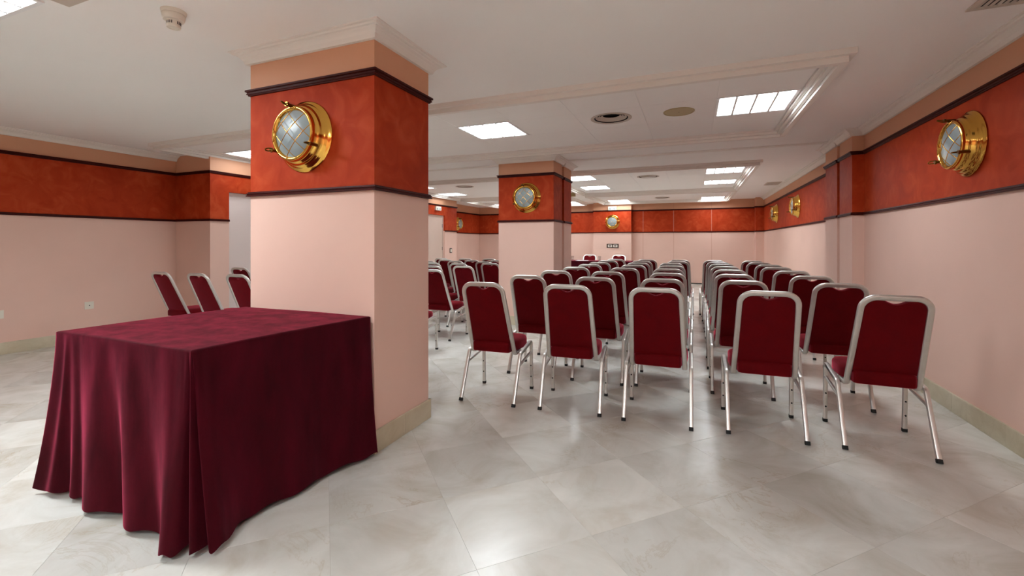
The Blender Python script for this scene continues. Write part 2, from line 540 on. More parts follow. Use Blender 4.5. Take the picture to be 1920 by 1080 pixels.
# joints of the folding panel wall at the back
for x in (-1.41, -0.54, 0.484):
    box('panel_joint', (x - 0.005, YB - 0.003, 0.03), (x + 0.005, YB + 0.002, 2.43), M['groove'], wb)
box('floor_seal', (-1.73, YB - 0.012, 0.0), (1.57, YB + 0.002, 0.03), M['dark'], wb)
# ------------------------------------------------------------------ ceiling, trays, panels
ce = tag(box('ceiling', (-7.3, -3.2, ZC), (2.1, 14.4, ZC + 0.12), M['ceil']), kind='structure')
FRAME = [(0.0, ZC + 0.004), (0.0, 2.392), (0.036, 2.392), (0.036, 2.352), (0.082, 2.352), (0.082, 2.380), (0.114, 2.380), (0.114, 2.408), (0.146, 2.408), (0.146, ZC + 0.004)]
trays = [(-6.24, 0.955, 3.40, 5.66), (-2.60, 0.955, 7.50, 11.06), (-6.12, -3.02, 7.62, 11.06), (-2.60, 0.955, 11.22, 13.735), (-6.12, -3.02, 11.22, 13.735)]
for n_, (x0, x1, y0, y1) in enumerate(trays):
    moulding('trim_%d' % (n_ + 1), [(x0, y0), (x1, y0), (x1, y1), (x0, y1)], FRAME, M['white'], None, closed=True)
# lamp layout: (x0, y0) of each 60 x 60 lamp
LX = (-5.97, -3.64, -2.33, 0.19)
lamps = [(x, 4.15) for x in LX] + [(x, 8.06) for x in LX] + [(x, 9.62) for x in LX] + [(x, 13.00) for x in LX] + [(x, 11.42) for x in LX[:2]]
lamps += [(-3.67, 0.60), (-1.35, -1.3), (0.3, -2.2)]  # last two are unseen, added behind the viewer to brighten the near room
# suspended ceiling panels of the nearest tray
cx = [-2.315, -1.69, -1.065, -0.44, 0.185]
VENTS = [(-0.750, 4.43, ZC - 0.006), (-0.775, 8.58, ZC - 0.006), (-0.785, 12.80, ZC), (-4.64, 8.65, ZC)]
def cut_holes(o):
    """open the round throats of the air diffusers in a ceiling piece"""
    bm = bmesh.new()
    for x, y, z in VENTS: add_lathe(bm, [(0, ZC - 0.05), (0.164, ZC - 0.05), (0.164, ZC + 0.075), (0, ZC + 0.075)], 48, 'Z', (x, y, 0))
    cutter = finish('cutter', bm, M['dark'])
    md = o.modifiers.new('holes', 'BOOLEAN'); md.operation = 'DIFFERENCE'; md.object = cutter; md.solver = 'EXACT'
    bpy.context.view_layer.update()
    me = bpy.data.meshes.new_from_object(o.evaluated_get(bpy.context.evaluated_depsgraph_get()))
    o.modifiers.clear(); o.data = me
    bpy.data.objects.remove(cutter)
cut_holes(ce)
def panel(x0, x1, y0, y1):
    if x1 - x0 < 0.05 or y1 - y0 < 0.05: return
    g = 0.0015
    o = box('ceiling_panel', (x0 + g, y0 + g, ZC - 0.006), (x1 - g, y1 - g, ZC + 0.002), M['ceil'], ce)
    if any(x0 < x < x1 and y0 < y < y1 for x, y, z in VENTS): cut_holes(o)
for (yy0, yy1, ly) in ((3.55, 5.51, 4.15), (7.65, 10.91, 8.06)):
    rows = [(yy0, ly - 0.01), (ly - 0.01, ly + 0.61), (ly + 0.61, yy1)]
    xs = [-2.44 if yy0 > 6 else -2.94] + cx + [0.80]
    for r_, (a, b) in enumerate(rows):
        for x0, x1 in zip(xs, xs[1:]):
            if r_ == 1 and (abs(x0 + 2.315) < .01 or abs(x0 - 0.185) < .01): continue
            if yy0 > 6 and r_ == 2:
                if abs(x0 + 2.315) < .01 or abs(x0 - 0.185) < .01: panel(x0, x1, a, 9.61); panel(x0, x1, 10.23, b); continue
            panel(x0, x1, a, b)
# folding partition track
for x0, x1 in ((XD, -2.70), (-1.80, XP + 0.02)):
    tr = tag(box('trim_%d' % (6 if x0 < -3 else 7), (x0, 6.50, ZC - 0.004), (x1, 6.516, ZC + 0.01), M['dark']), kind='structure')
    box('track_edge', (x0, 6.46, ZC - 0.010), (x1, 6.50, ZC + 0.004), M['white'], tr)
    box('track_edge', (x0, 6.516, ZC - 0.010), (x1, 6.556, ZC + 0.004), M['white'], tr)

# ------------------------------------------------------------------ ceiling lamps
def make_lamp(glow):
    r = empty('ceiling_lamp')
    bm = bmesh.new()
    add_moulding(bm, [(0, 0), (0.6, 0), (0.6, 0.6), (0, 0.6)], [(-0.006, ZC), (-0.006, ZC - 0.010), (0.016, ZC - 0.010), (0.026, ZC - 0.002), (0.026, ZC)], True)
    finish('lamp_frame', bm, M['lamp_white'], r)
    box('diffuser', (0.024, 0.024, ZC - 0.0035), (0.576, 0.576, ZC - 0.001), glow, r)
    for k in (1, 2, 3):
        x = 0.6 * k / 4
        box('louver', (x - 0.009, 0.022, ZC - 0.013), (x + 0.009, 0.578, ZC - 0.003), M['lamp_white'], r)
    bm = bmesh.new()
    for k in range(1, 8):
        y = 0.6 * k / 8
        add_box(bm, (0.024, y - 0.003, ZC - 0.0085), (0.576, y + 0.003, ZC - 0.0035))
    finish('cross_blade', bm, M['lamp_white'], r)
    return r
def lamp_label(x, y):
    side = {-5.97: 'far left', -3.64: 'left of centre', -2.33: 'right of centre', 0.19: 'far right'}.get(x, '')
    rows = {4.15: 'in the nearest ceiling tray', 8.06: 'front end of second tray', 9.62: 'back end of second tray', 11.42: 'front end of last tray', 13.0: 'last tray by the rear wall'}
    if y in rows: return 'square fluorescent lamp, %s, %s' % (side, rows[y])
    return {(-3.67, 0.60): 'square fluorescent ceiling lamp nearest the smoke detector, cut by the picture corner',
            (-1.35, -1.3): 'unseen square ceiling lamp added as fill light behind the viewer, on the left',
            (0.3, -2.2): 'unseen square ceiling lamp added as fill light behind the viewer, on the right'}[(x, y)]
protos = {}
for i, (x, y) in enumerate(lamps):
    glow = M['lamp_dim'] if x < -5 else M['lamp_last'] if y > 12.5 else M['lamp_far'] if y > 7 else M['lamp'] if y > 3 else M['lamp_front']
    if glow.name in protos: o = copy_tree(protos[glow.name])
    else: o = protos[glow.name] = make_lamp(glow)
    o.location = (x, y, 0)
    tag(o, lamp_label(x, y), 'lamp', 'fluorescent ceiling lamps')

# ------------------------------------------------------------------ pillars
def pillar(label, plan, groove=None):
    r = empty('pillar', (plan[0][0], plan[0][1], 0), 0, label, 'pillar')
    ox, oy = plan[0]
    P = [(a - ox, b - oy) for a, b in plan]
    bm = bmesh.new()
    for a, b, mi in BANDS:
        add_prism(bm, P, a, min(b, ZC + 0.002), mi)
    finish('shaft', bm, WALLMATS, r)
    Q = P[::-1]     # outside on the left
    for nm, prof, m in (('lower_rail', RAIL_LO, 'rail'), ('upper_rail', RAIL_UP, 'rail'), ('crown_moulding', CROWN, 'white')):
        moulding(nm, Q, prof, M[m], r, True, None)
    # skirting slabs
    for i in range(len(Q)):
        a = Vector(Q[i]); b = Vector(Q[(i + 1) % len(Q)]); L = (b - a).length
        if L < 0.12: continue
        d = (b - a).normalized()
        n = 2 if L > 0.5 else 1
        for k in range(n):
            p = a.lerp(b, k / n) + d * (0.0006 if k else -0.0135); q = a.lerp(b, (k + 1) / n) + d * (-0.0006 if k < n - 1 else -0.0005 + 0.014)
            bm = bmesh.new(); add_moulding(bm, [p, q], SKIRT)
            finish('skirting_slab', bm, M['skirt'], r)
    return r
pillar('large square pink pillar behind the velvet covered table, with a terracotta band',
       [(-2.683, 2.054), (-1.683, 2.054), (-1.683, 2.612), (-2.683, 2.612)])
pillar('smaller pink pillar amid the chair rows, grooved on its right side',
       [(-2.668, 6.03), (-1.822, 6.03), (-1.822, 6.46), (-1.872, 6.46), (-1.872, 6.58), (-1.822, 6.58), (-1.822, 7.0), (-2.668, 7.0)])

# ------------------------------------------------------------------ porthole lights (built facing -Y, back on y = 0)
def make_porthole():
    r = empty('porthole_light')
    bm = bmesh.new()
    prof = [(0.0, 0.0), (0.215, 0.0), (0.217, 0.006), (0.212, 0.012), (0.203, 0.015), (0.194, 0.024), (0.191, 0.030), (0.187, 0.032), (0.181, 0.040),
            (0.177, 0.046), (0.176, 0.058), (0.172, 0.064), (0.167, 0.067), (0.162, 0.074), (0.160, 0.088), (0.0, 0.088)]
    add_lathe(bm, prof, 56, 'Y')
    finish('housing', bm, M['brass'], r, smooth=True)
    bm = bmesh.new()
    add_lathe(bm, [(0.1615, 0.086), (0.164, 0.093), (0.162, 0.101), (0.155, 0.105), (0.148, 0.104), (0.141, 0.098), (0.138, 0.090), (0.138, 0.086), (0.1615, 0.086)], 56, 'Y')
    finish('bezel_ring', bm, M['brass'], r, smooth=True)
    bm = bmesh.new()
    R = 0.55
    pr = []
    for k in range(7):
        rr = 0.142 * (1 - k / 6)
        pr.append((rr, 0.088 + math.sqrt(R * R - rr * rr) - math.sqrt(R * R - 0.142 ** 2)))
    add_lathe(bm, [(0.142, 0.084)] + pr, 48, 'Y')
    finish('frosted_glass', bm, M['frosted'], r, smooth=True)
    sec = rrect(0.0042, 0.0042, 0.0018, 2)
    for dv in (1, -1):
        for off in (-0.078, 0.0, 0.078):
            half = math.sqrt(0.156 ** 2 - off ** 2)
            path = []
            for k in range(13):
                s = -half + 2 * half * k / 12
                a = (s + off) * k2; b = (s - off) * k2
                rr2 = s * s + off * off
                path.append((a * dv, -(0.104 + 0.030 * max(0, 1 - rr2 / 0.156 ** 2)), b))
            bm = bmesh.new(); add_sweep(bm, path, sec, (0, 1, 0))
            finish('guard_wire', bm, M['brass'], r, smooth=True)
    for ang in (97, 212, 334):
        a = math.radians(ang)
        d = Vector((math.cos(a), 0, math.sin(a)))
        bm = bmesh.new()
        p0 = d * 0.160 + Vector((0, -0.100, 0))
        # swing bolt sleeve, nut and wing loop
        add_sweep(bm, [d * 0.172 + Vector((0, -0.060, 0)), d * 0.172 + Vector((0, -0.112, 0))], rrect(0.018, 0.018, 0.008, 3), d)
        add_sweep(bm, [d * 0.172 + Vector((0, -0.112, 0)), d * 0.172 + Vector((0, -0.122, 0))], rrect(0.026, 0.026, 0.008, 2), d)
        loop = []
        tng = Vector((-d.z, 0, d.x))
        for k in range(14):
            q = 2 * math.pi * k / 14
            loop.append(d * 0.172 + Vector((0, -0.136, 0)) + (Vector((0, -1, 0)) + d * 0.25).normalized() * 0.020 * math.cos(q) + (tng * 0.4 + d * 0.6).normalized() * 0.009 * math.sin(q))
        add_sweep(bm, loop, rrect(0.007, 0.007, 0.003, 2), d, closed=True)
        finish('wing_nut', bm, M['brass_dark'], r, smooth=True)
    return r
ph = make_porthole()
ports = [((-2.205, 2.054, 1.848), 0, 'brass porthole light with wire guard on the large pillar face'),
         ((-2.228, 6.03, 1.846), 0, 'brass porthole light on the front of the smaller pillar'),
         ((XR, 3.92, 1.862), math.pi / 2 * -1, 'brass porthole light on the near right wall, closest to the viewer'),
         ((XB, 9.50, 1.866), -math.pi / 2, 'brass porthole light on the far right wall, nearer of its pair'),
         ((XB, 11.72, 1.866), -math.pi / 2, 'brass porthole light on the far right wall, the one next to the corner'),
         ((-2.285, 13.75, 1.835), 0, 'brass porthole light on the back wall above the head table'),
         ((-6.98, 12.55, 1.80), math.pi / 2, 'brass porthole light on the far left wall past the distant doorway')]
for i, (p, rz, lab) in enumerate(ports):
    o = ph if i == 0 else copy_tree(ph)
    o.location = Vector(p) + Matrix.Rotation(rz, 3, 'Z') @ Vector((0, -0.0015, 0)); o.rotation_euler = (0, 0, rz)
    tag(o, lab, 'wall light', 'brass porthole lights')

# ------------------------------------------------------------------ doors in the left passage wall
def door(name, y0, y1, zh, depth, handle_y, paint):
    r = tag(box(name, (XD - depth - 0.04, y0 + 0.045, 0.004), (XD - depth, y1 - 0.045, zh - 0.045), paint, bevel=0.003), kind='structure')
    bm = bmesh.new()
    add_box(bm, (XD - depth - 0.06, y0, 0.0), (XD - depth + 0.012, y0 + 0.045, zh))
    add_box(bm, (XD - depth - 0.06, y1 - 0.045, 0.0), (XD - depth + 0.012, y1, zh))
    add_box(bm, (XD - depth - 0.06, y0 + 0.045, zh - 0.045), (XD - depth + 0.012, y1 - 0.045, zh))
    finish('door_frame', bm, paint, r)
    bm = bmesh.new()
    x = XD - depth
    add_box(bm, (x, handle_y - 0.02, 0.90), (x + 0.008, handle_y + 0.02, 1.12))
    add_sweep(bm, fillet([(x, handle_y, 1.02), (x + 0.05, handle_y, 1.02), (x + 0.05, handle_y - 0.12, 1.02)], [0, 0.015, 0], 4), rrect(0.018, 0.018, 0.008, 3), (0, 0, 1))
    finish('door_handle', bm, M['steel'], r, smooth=True)
    for z in (0.3, 1.0, 1.6):
        box('hinge', (x, y1 - 0.05, z), (x + 0.010, y1 - 0.036, z + 0.09), M['steel'], r)
    return r
door('door_1', D1[0], D1[1], D1[2], 0.06, D1[1] - 0.12, M['door'])
door('door_2', D2[0], D2[1], D2[2], 0.05, D2[0] + 0.12, M['door_beige'])

# ------------------------------------------------------------------ chairs
def make_chair():
    r = empty('banquet_chair')
    tube = rrect(0.024, 0.026, 0.005, 2)
    lx = 0.2115
    for s in (-1, 1):
        x = s * lx
        path = fillet([(x, -0.222, 0.012), (x, -0.070, 0.352), (x, 0.207, 0.398), (x, 0.222, 0.012)], [0, 0.035, 0.032, 0], 6)
        # split the bent side frame into rear leg, side rail and front leg
        cut1 = 8; cut2 = len(path) - 9
        bm = bmesh.new(); add_sweep(bm, path[:cut1 + 1], tube, (1, 0, 0))
        rear = finish('leg', bm, M['alu'], r, smooth=True)
        bm = bmesh.new(); add_sweep(bm, path[cut2:], tube, (1, 0, 0))
        front = finish('leg', bm, M['alu'], r, smooth=True)
        bm = bmesh.new(); add_sweep(bm, [path[cut1], path[cut2]], tube, (1, 0, 0))
        finish('side_rail', bm, M['alu'], r, smooth=True)
        bm = bmesh.new(); add_sweep(bm, [(x, -0.118, 0.268), (x, 0.208, 0.306)], rrect(0.018, 0.016, 0.004, 2), (1, 0, 0))
        finish('stretcher', bm, M['alu'], r, smooth=True)
        for leg, y, dy in ((rear, -0.2225, 0.0045), (front, 0.222, 0.0)):
            bm = bmesh.new()
            add_sweep(bm, [(x, y - dy, 0.0), (x, y + dy, 0.020)], rrect(0.027, 0.029, 0.005, 2), (1, 0, 0))
            finish('foot_cap', bm, M['rubber'], leg)
        for z in (0.105, 0.195):
            bm = bmesh.new(); add_lathe(bm, [(0.0, 0.0), (0.0055, 0.0), (0.0055, 0.003), (0.0, 0.0035)], 10, 'Y', (x, 0.222 - 0.0129 + (z - 0.012) * -0.039, z))
            finish('bolt', bm, M['rubber'], front)
    # seat cushion
    half = [(0.0, -0.150), (0.10, -0.149), (0.138, -0.146), (0.149, -0.135), (0.152, -0.085), (0.166, -0.050), (0.183, -0.015), (0.188, 0.04), (0.190, 0.12), (0.186, 0.170), (0.170, 0.205), (0.145, 0.220), (0.08, 0.2265), (0.0, 0.228)]
    outl = half + [(-a, b) for a, b in half[-2:0:-1]]
    c = Vector((0.0, 0.06))
    bm = bmesh.new(); rings = []
    for z, ins in ((0.368, 0.012), (0.371, 0.003), (0.384, 0.0), (0.425, 0.0), (0.438, 0.004), (0.446, 0.012), (0.453, 0.034), (0.457, 0.075), (0.459, 0.12)):
        ring = []
        for a, b in outl:
            p = Vector((a, b)); d = (p - c); f = max(0.02, 1 - ins / d.length)
            q = c + d * f
            zz = z
            ring.append(bm.verts.new((q.x, q.y, zz)))
        rings.append(ring)
    n = len(outl)
    for a, b in zip(rings, rings[1:]):
        for k in range(n): bm.faces.new((a[k], a[(k + 1) % n], b[(k + 1) % n], b[k]))
    bm.faces.new(rings[0][::-1]); bm.faces.new(rings[-1])
    finish('seat', bm, M['seat'], r, smooth=True)
    # back frame tube
    o3 = Vector((0, -0.082, 0.352)); up = Vector((0, -0.228, 0.546)); L = up.length; up.normalize()
    nb = Vector((0, -up.z, up.y)).normalized()      # points to the rear
    if nb.y > 0: nb = -nb
    def on(x, s, d=0.0): return Vector((x, 0, 0)) + o3 + up * s + nb * d
    wb_, wt_ = 0.1715, 0.152
    path = [Vector((-wb_, 0.03, 0.358)), on(-wb_, -0.002), on(-wt_, L), on(wt_, L), on(wb_, -0.002), Vector((wb_, 0.03, 0.358))]
    path = fillet(path, [0, 0.032, 0.072, 0.072, 0.032, 0], 8)
    bm = bmesh.new()
    add_sweep(bm, path, rrect(0.022, 0.032, 0.008, 3), (0, 0, 1))
    finish('back_frame', bm, M['alu'], r, smooth=True)
    # back pad: outline in the plane of the frame
    hw = lambda s: wb_ + (wt_ - wb_) * s / L - 0.0145
    s0, s1 = 0.096, L - 0.0145
    ol = [(hw(s0), s0), (hw(0.2), 0.2), (hw(0.35), 0.35)]
    rc = 0.058; cxr = hw(s1) - rc; cyr = s1 - rc
    for k in range(0, 9):
        a = math.radians(90 * k / 8); ol.append((cxr + rc * math.cos(a), cyr + rc * math.sin(a)))
    for k in range(0, 9):
        u = k / 8; x = 0.074 * (1 - u); ol.append((x, s1 - 0.0285 * (0.5 - 0.5 * math.cos(math.pi * u)) ** 0.9))
    full = ol + [(-a, b) for a, b in ol[-2::-1]]
    cc = Vector((0, 0.27))
    bm = bmesh.new(); rings = []
    for d, ins in ((0.007, 0.012), (0.0055, 0.003), (0.002, 0.0), (-0.014, 0.0), (-0.024, 0.008), (-0.031, 0.026), (-0.034, 0.06)):
        ring = []
        for a, b in full:
            p = Vector((a, b)); dd = p - cc; q = cc + dd * (1 - ins / dd.length)
            ring.append(bm.verts.new(on(q.x, q.y, d)))
        rings.append(ring)
    n = len(full)
    for a, b in zip(rings, rings[1:]):
        for k in range(n): bm.faces.new((a[k], a[(k + 1) % n], b[(k + 1) % n], b[k]))
    bm.faces.new(rings[0]); bm.faces.new(rings[-1][::-1])
    finish('backrest', bm, M['seat'], r, smooth=True)
    return r

chair0 = make_chair()
used = [False]
def place(x, y, rz, label, group, zs=1.0):
    o = copy_tree(chair0) if used[0] else chair0
    used[0] = True
    o.location = (x, y, 0); o.rotation_euler = (0, 0, math.radians(rz)); o.scale = (1, 1, zs)
    tag(o, label, 'chair', group)
ROW = ['nearest row', 'second row', 'third row', 'fourth row', 'fifth row', 'sixth row', 'seventh row', 'farthest row']
COLN = {'A': 'leftmost file beside the small pillar', 'B': 'second file from the small pillar', 'C': 'file just left of the aisle',
        'D': 'file just right of the aisle', 'E': 'file along the right wall'}
RB = {'A': [(-1.435, 3.225, 2.2), (-1.36, 4.00, 0), (-1.32, 4.74, 0), (-1.30, 5.48, 1), (-1.285, 6.20, 0), (-1.285, 6.86, 0), (-1.28, 7.53, 0), (-1.265, 8.22, 0)],
      'B': [(-0.828, 3.275, 4.5), (-0.775, 4.02, 2), (-0.80, 4.78, 1), (-0.735, 5.52, 0), (-0.72, 6.22, 0), (-0.735, 6.90, 0), (-0.755, 7.55, 0), (-0.735, 8.20, 0)],
      'C': [(-0.225, 3.285, 0.2), (-0.232, 4.06, 0), (-0.228, 4.80, 0), (-0.258, 5.54, 0), (-0.258, 6.24, 0), (-0.285, 6.92, 0), (-0.225, 7.58, 0), (-0.215, 8.22, 0)],
      'D': [(0.413, 3.328, 0.8), (0.352, 4.10, 0), (0.346, 4.84, 0), (0.362, 5.58, 0), (0.361, 6.28, 0), (0.358, 6.95, 0), (0.345, 7.60, 0), (0.315, 8.24, 0)],
      'E': [(1.030, 3.345, -0.5), (0.968, 4.10, 0), (0.955, 4.86, 0), (0.935, 5.60, 0), (0.905, 6.30, 0), (0.915, 6.92, 0), (0.880, 7.58, 0), (0.872, 8.24, 0)]}
for c_, lst in RB.items():
    for i, (x, y, a) in enumerate(lst):
        place(x, y, a, 'burgundy banquet chair, silver frame, %s, %s' % (ROW[i], COLN[c_]), 'banquet chairs in the right seating block')
LBL = [(-5.50, 3.42, 'leftmost chair behind the velvet table, its seat showing at the right'),
       (-4.88, 3.42, 'middle chair of the three behind the velvet table'),
       (-4.34, 3.47, 'right-hand chair of three behind the velvet table, cut by the pillar'),
       (-5.52, 4.37, 'second-row chair peeping over the right-hand one behind the velvet table'),
       (-2.885, 4.10, 'chair mostly hidden by the large pillar, only seat edge and front leg showing'),
       (-2.96, 4.96, 'half-hidden chair emerging from the large pillar edge'),
       (-3.00, 5.84, 'chair central in the gap between the two pillars, whole backrest visible'),
       (-2.99, 6.72, 'chair touching the left edge of the small pillar in the picture'),
       (-3.45, 5.74, 'chair right behind the half-hidden one at the large pillar edge'),
       (-3.44, 6.50, 'chair directly behind the central one between the pillars'),
       (-3.33, 7.20, 'second chair back, left of the small pillar'),
       (-3.38, 7.90, 'far chair whose frame meets the small pillar, nearer one'),
       (-3.93, 6.50, 'third chair back in the stack at the large pillar edge'),
       (-3.92, 7.26, 'third chair back in the line between the pillars'),
       (-3.83, 7.72, 'third chair back, left of the small pillar'),
       (-3.80, 8.42, 'farthest chair beside the small pillar edge, only its top showing'),
       (-4.40, 7.10, 'farthest chair in the stack at the large pillar edge'),
       (-4.42, 7.76, 'fourth chair back in the line between the pillars'),
       (-4.30, 8.34, 'farthest chair beneath the distant wall corner'),
       (-4.88, 8.38, 'farthest chair beneath the distant doorway, last of its line')]
for x, y, lab in LBL:
    place(x, y, 0, 'burgundy ' + lab, 'banquet chairs in the left seating block', 0.96)
place(-2.42, 10.86, 180, 'burgundy chair facing the room behind the head table, left one', 'chairs behind the head table', 0.985)
place(-1.70, 10.88, 180, 'burgundy chair facing the room behind the head table, right one', 'chairs behind the head table', 0.985)

# ------------------------------------------------------------------ velvet covered table in front
tb = empty('table', (-2.22, 1.58, 0), 0, 'square table wholly hidden under the burgundy velvet cloth', 'table')
box('table_top', (-0.40, -0.36, 0.742), (0.38, 0.36, 0.770), M['brown'], tb, 0.004)
for sx in (-0.36, 0.34):
    for sy in (-0.29, 0.32):
        box('leg', (sx - 0.02, sy - 0.02, 0.0), (sx + 0.02, sy + 0.02, 0.742), M['steel'], tb)

TZ = 0.785
NL, NR, FR, FL_ = Vector((-2.768, 1.128)), Vector((-1.787, 1.120)), Vector((-1.69, 2.030)), Vector((-2.695, 2.030))
def fr(a, b, t): return a.lerp(b, t)
keys = [   # (point on the table edge, point on the hem)
    (fr(FR, FL_, .06), (-1.70, 2.036)), (fr(FR, FL_, .3), (-1.98, 2.034)), (fr(FR, FL_, .6), (-2.28, 2.034)), (fr(FR, FL_, .92), (-2.62, 2.036)),
    (FL_, (-2.77, 2.03)), (fr(FL_, NL, .08), (-2.80, 1.97)), (fr(FL_, NL, .25), (-2.76, 1.80)), (fr(FL_, NL, .42), (-2.815, 1.64)), (fr(FL_, NL, .6), (-2.775, 1.48)),
    (fr(FL_, NL, .8), (-2.835, 1.31)), (fr(FL_, NL, .95), (-2.84, 1.18)), (NL, (-2.915, 1.105)),
    (fr(NL, NR, .05), (-2.86, 1.118)), (fr(NL, NR, .09), (-2.785, 1.116)), (fr(NL, NR, .125), (-2.735, 1.165)), (fr(NL, NR, .17), (-2.665, 1.130)), (fr(NL, NR, .22), (-2.60, 1.150)),
    (fr(NL, NR, .30), (-2.48, 1.105)), (fr(NL, NR, .38), (-2.38, 1.118)), (fr(NL, NR, .475), (-2.268, 1.162)), (fr(NL, NR, .54), (-2.188, 1.105)), (fr(NL, NR, .62), (-2.10, 1.098)),
    (fr(NL, NR, .72), (-2.00, 1.128)), (fr(NL, NR, .80), (-1.935, 1.105)), (fr(NL, NR, .885), (-1.87, 1.052)), (fr(NL, NR, .94), (-1.825, 1.050)), (fr(NL, NR, .965), (-1.806, 1.085)),
    (fr(NL, NR, .98), (-1.828, 1.195)), (fr(NL, NR, .988), (-1.802, 1.215)), (fr(NL, NR, .993), (-1.772, 1.108)), (fr(NL, NR, .997), (-1.742, 1.108)), (NR, (-1.765, 1.235)),
    (fr(NR, FR, .004), (-1.742, 1.250)), (fr(NR, FR, .010), (-1.712, 1.145)), (fr(NR, FR, .025), (-1.688, 1.130)), (fr(NR, FR, .05), (-1.690, 1.175)), (fr(NR, FR, .09), (-1.728, 1.240)),
    (fr(NR, FR, .17), (-1.758, 1.310)), (fr(NR, FR, .27), (-1.757, 1.40)), (fr(NR, FR, .40), (-1.735, 1.52)), (fr(NR, FR, .53), (-1.718, 1.63)), (fr(NR, FR, .66), (-1.722, 1.74)), (fr(NR, FR, .80), (-1.690, 1.86)),
    (fr(NR, FR, .93), (-1.655, 1.97)), (FR, (-1.632, 2.028))]
def catmull(p0, p1, p2, p3, t):
    return 0.5 * ((2 * p1) + (p2 - p0) * t + (2 * p0 - 5 * p1 + 4 * p2 - p3) * t * t + (3 * p1 - p0 - 3 * p2 + p3) * t ** 3)
tops, hems = [], []
nk = len(keys); SUB = 8
for i in range(nk):
    tp = [keys[(i + j) % nk][0] for j in (0, 1)]
    hp = [Vector(keys[(i + j) % nk][1]) for j in (-1, 0, 1, 2)]
    for k in range(SUB):
        t = k / SUB
        tops.append(tp[0].lerp(tp[1], t)); hems.append(catmull(hp[0], hp[1], hp[2], hp[3], t))
cen = Vector((-2.23, 1.58))
bm = bmesh.new(); rings = []
levels = [0.0, 0.006, 0.016, 0.03, 0.06, 0.1, 0.16, 0.24, 0.33, 0.43, 0.54, 0.65, 0.76, 0.86, 0.94, 1.0]
np_ = len(tops)
def crown_z(p):
    return 0.0
for s_ in (0.0, 0.3, 0.6, 0.85, 0.965, 0.99):
    if s_ == 0.0: continue
    rings.append([bm.verts.new((*(cen + (tops[i] - cen) * s_), TZ + 0.0015 * math.sin(7 * tops[i].x * s_ + 5 * tops[i].y))) for i in range(np_)])
for f in levels[1:]:
    ring = []
    w = 0.25 * f + 0.75 * f ** 1.7
    for i in range(np_):
        a = tops[i]; h = hems[i]
        p = a + (h - a) * w
        ripple = 0.011 * math.sin(i * 0.245) * f ** 0.7 * (1 - 0.6 * f) + 0.0015 * math.sin(i * 0.53 + 2) * min(1, f * 8) * (1 - f)
        d = (a - cen).normalized()
        p = p + d * ripple
        sag = 0.012 * math.sin(i * 0.23) ** 2
        z = TZ - f * (TZ - 0.020 - sag)
        ring.append(bm.verts.new((p.x, p.y, z)))
    rings.append(ring)
for a, b in zip(rings, rings[1:]):
    for k in range(np_): bm.faces.new((a[k], a[(k + 1) % np_], b[(k + 1) % np_], b[k]))
cv = bm.verts.new((cen.x, cen.y, TZ))
for k in range(np_): bm.faces.new((cv, rings[0][k], rings[0][(k + 1) % np_]))
cl = finish('tablecloth', bm, M['cloth'], None, smooth=False)
for p in cl.data.polygons: p.use_smooth = True
tag(cl, 'floor-length burgundy velvet cloth with a corner pleat, over the near table', 'tablecloth')

# ------------------------------------------------------------------ head table by the back wall
hx0, hx1, hy0, hy1 = -3.45, -1.27, 9.92, 10.52
ht = empty('table', ((hx0 + hx1) / 2, (hy0 + hy1) / 2, 0), 0, 'long head table at the far end hidden under its cloth', 'table')
w2, d2 = (hx1 - hx0) / 2 - 0.02, (hy1 - hy0) / 2 - 0.02
box('table_top', (-w2, -d2, 0.745), (w2, d2, 0.775), M['brown'], ht, 0.004)
for sx in (-w2 + 0.06, w2 - 0.06):
    for sy in (-d2 + 0.06, d2 - 0.06):
        box('leg', (sx - 0.02, sy - 0.02, 0.0), (sx + 0.02, sy + 0.02, 0.745), M['steel'], ht)
bm = bmesh.new()
prm = []
for a, b, n in (((hx0, hy0), (hx1, hy0), 60), ((hx1, hy0), (hx1, hy1), 18), ((hx1, hy1), (hx0, hy1), 60), ((hx0, hy1), (hx0, hy0), 18)):
    for k in range(n):
        prm.append(Vector(a).lerp(Vector(b), k / n))
cen2 = Vector(((hx0 + hx1) / 2, (hy0 + hy1) / 2))
rg = []
for f in (0.0, 0.02, 0.3, 0.65, 1.0):
    ring = []
    for i, p in enumerate(prm):
        d = (p - cen2).normalized()
        q = p + d * (0.02 * f + 0.022 * f * math.sin(i * 0.9) + 0.0)
        ring.append(bm.verts.new((q.x, q.y, 0.786 - f * 0.766)))
    rg.append(ring)
for a, b in zip(rg, rg[1:]):
    for k in range(len(prm)): bm.faces.new((a[k], a[(k + 1) % len(prm)], b[(k + 1) % len(prm)], b[k]))
bm.faces.new(rg[0])
tag(finish('tablecloth', bm, M['cloth'], None, smooth=True), 'burgundy cloth covering the head table at the far end', 'tablecloth')
# glasses and a sheet of paper on it
def glass_at(x, y, lab):
    bm = bmesh.new()
    add_lathe(bm, [(0.0, 0.0), (0.026, 0.0), (0.030, 0.05), (0.033, 0.105), (0.0315, 0.105), (0.0285, 0.05), (0.0245, 0.006), (0.0, 0.006)], 20)
    tag(finish('drinking_glass', bm, M['glass'], None, smooth=True, loc=(x, y, 0.7865)), lab, 'glass', 'drinking glasses on the head table')
glass_at(-2.62, 10.2, 'clear drinking glass on the head table, left of the left chair')
glass_at(-1.99, 10.2, 'clear drinking glass on the head table, left of the right chair')
tag(box('paper_sheet', (-2.50, 10.0, 0.7866), (-2.24, 10.24, 0.790), M['paper']), 'small stack of white paper on the head table before the left chair', 'paper')

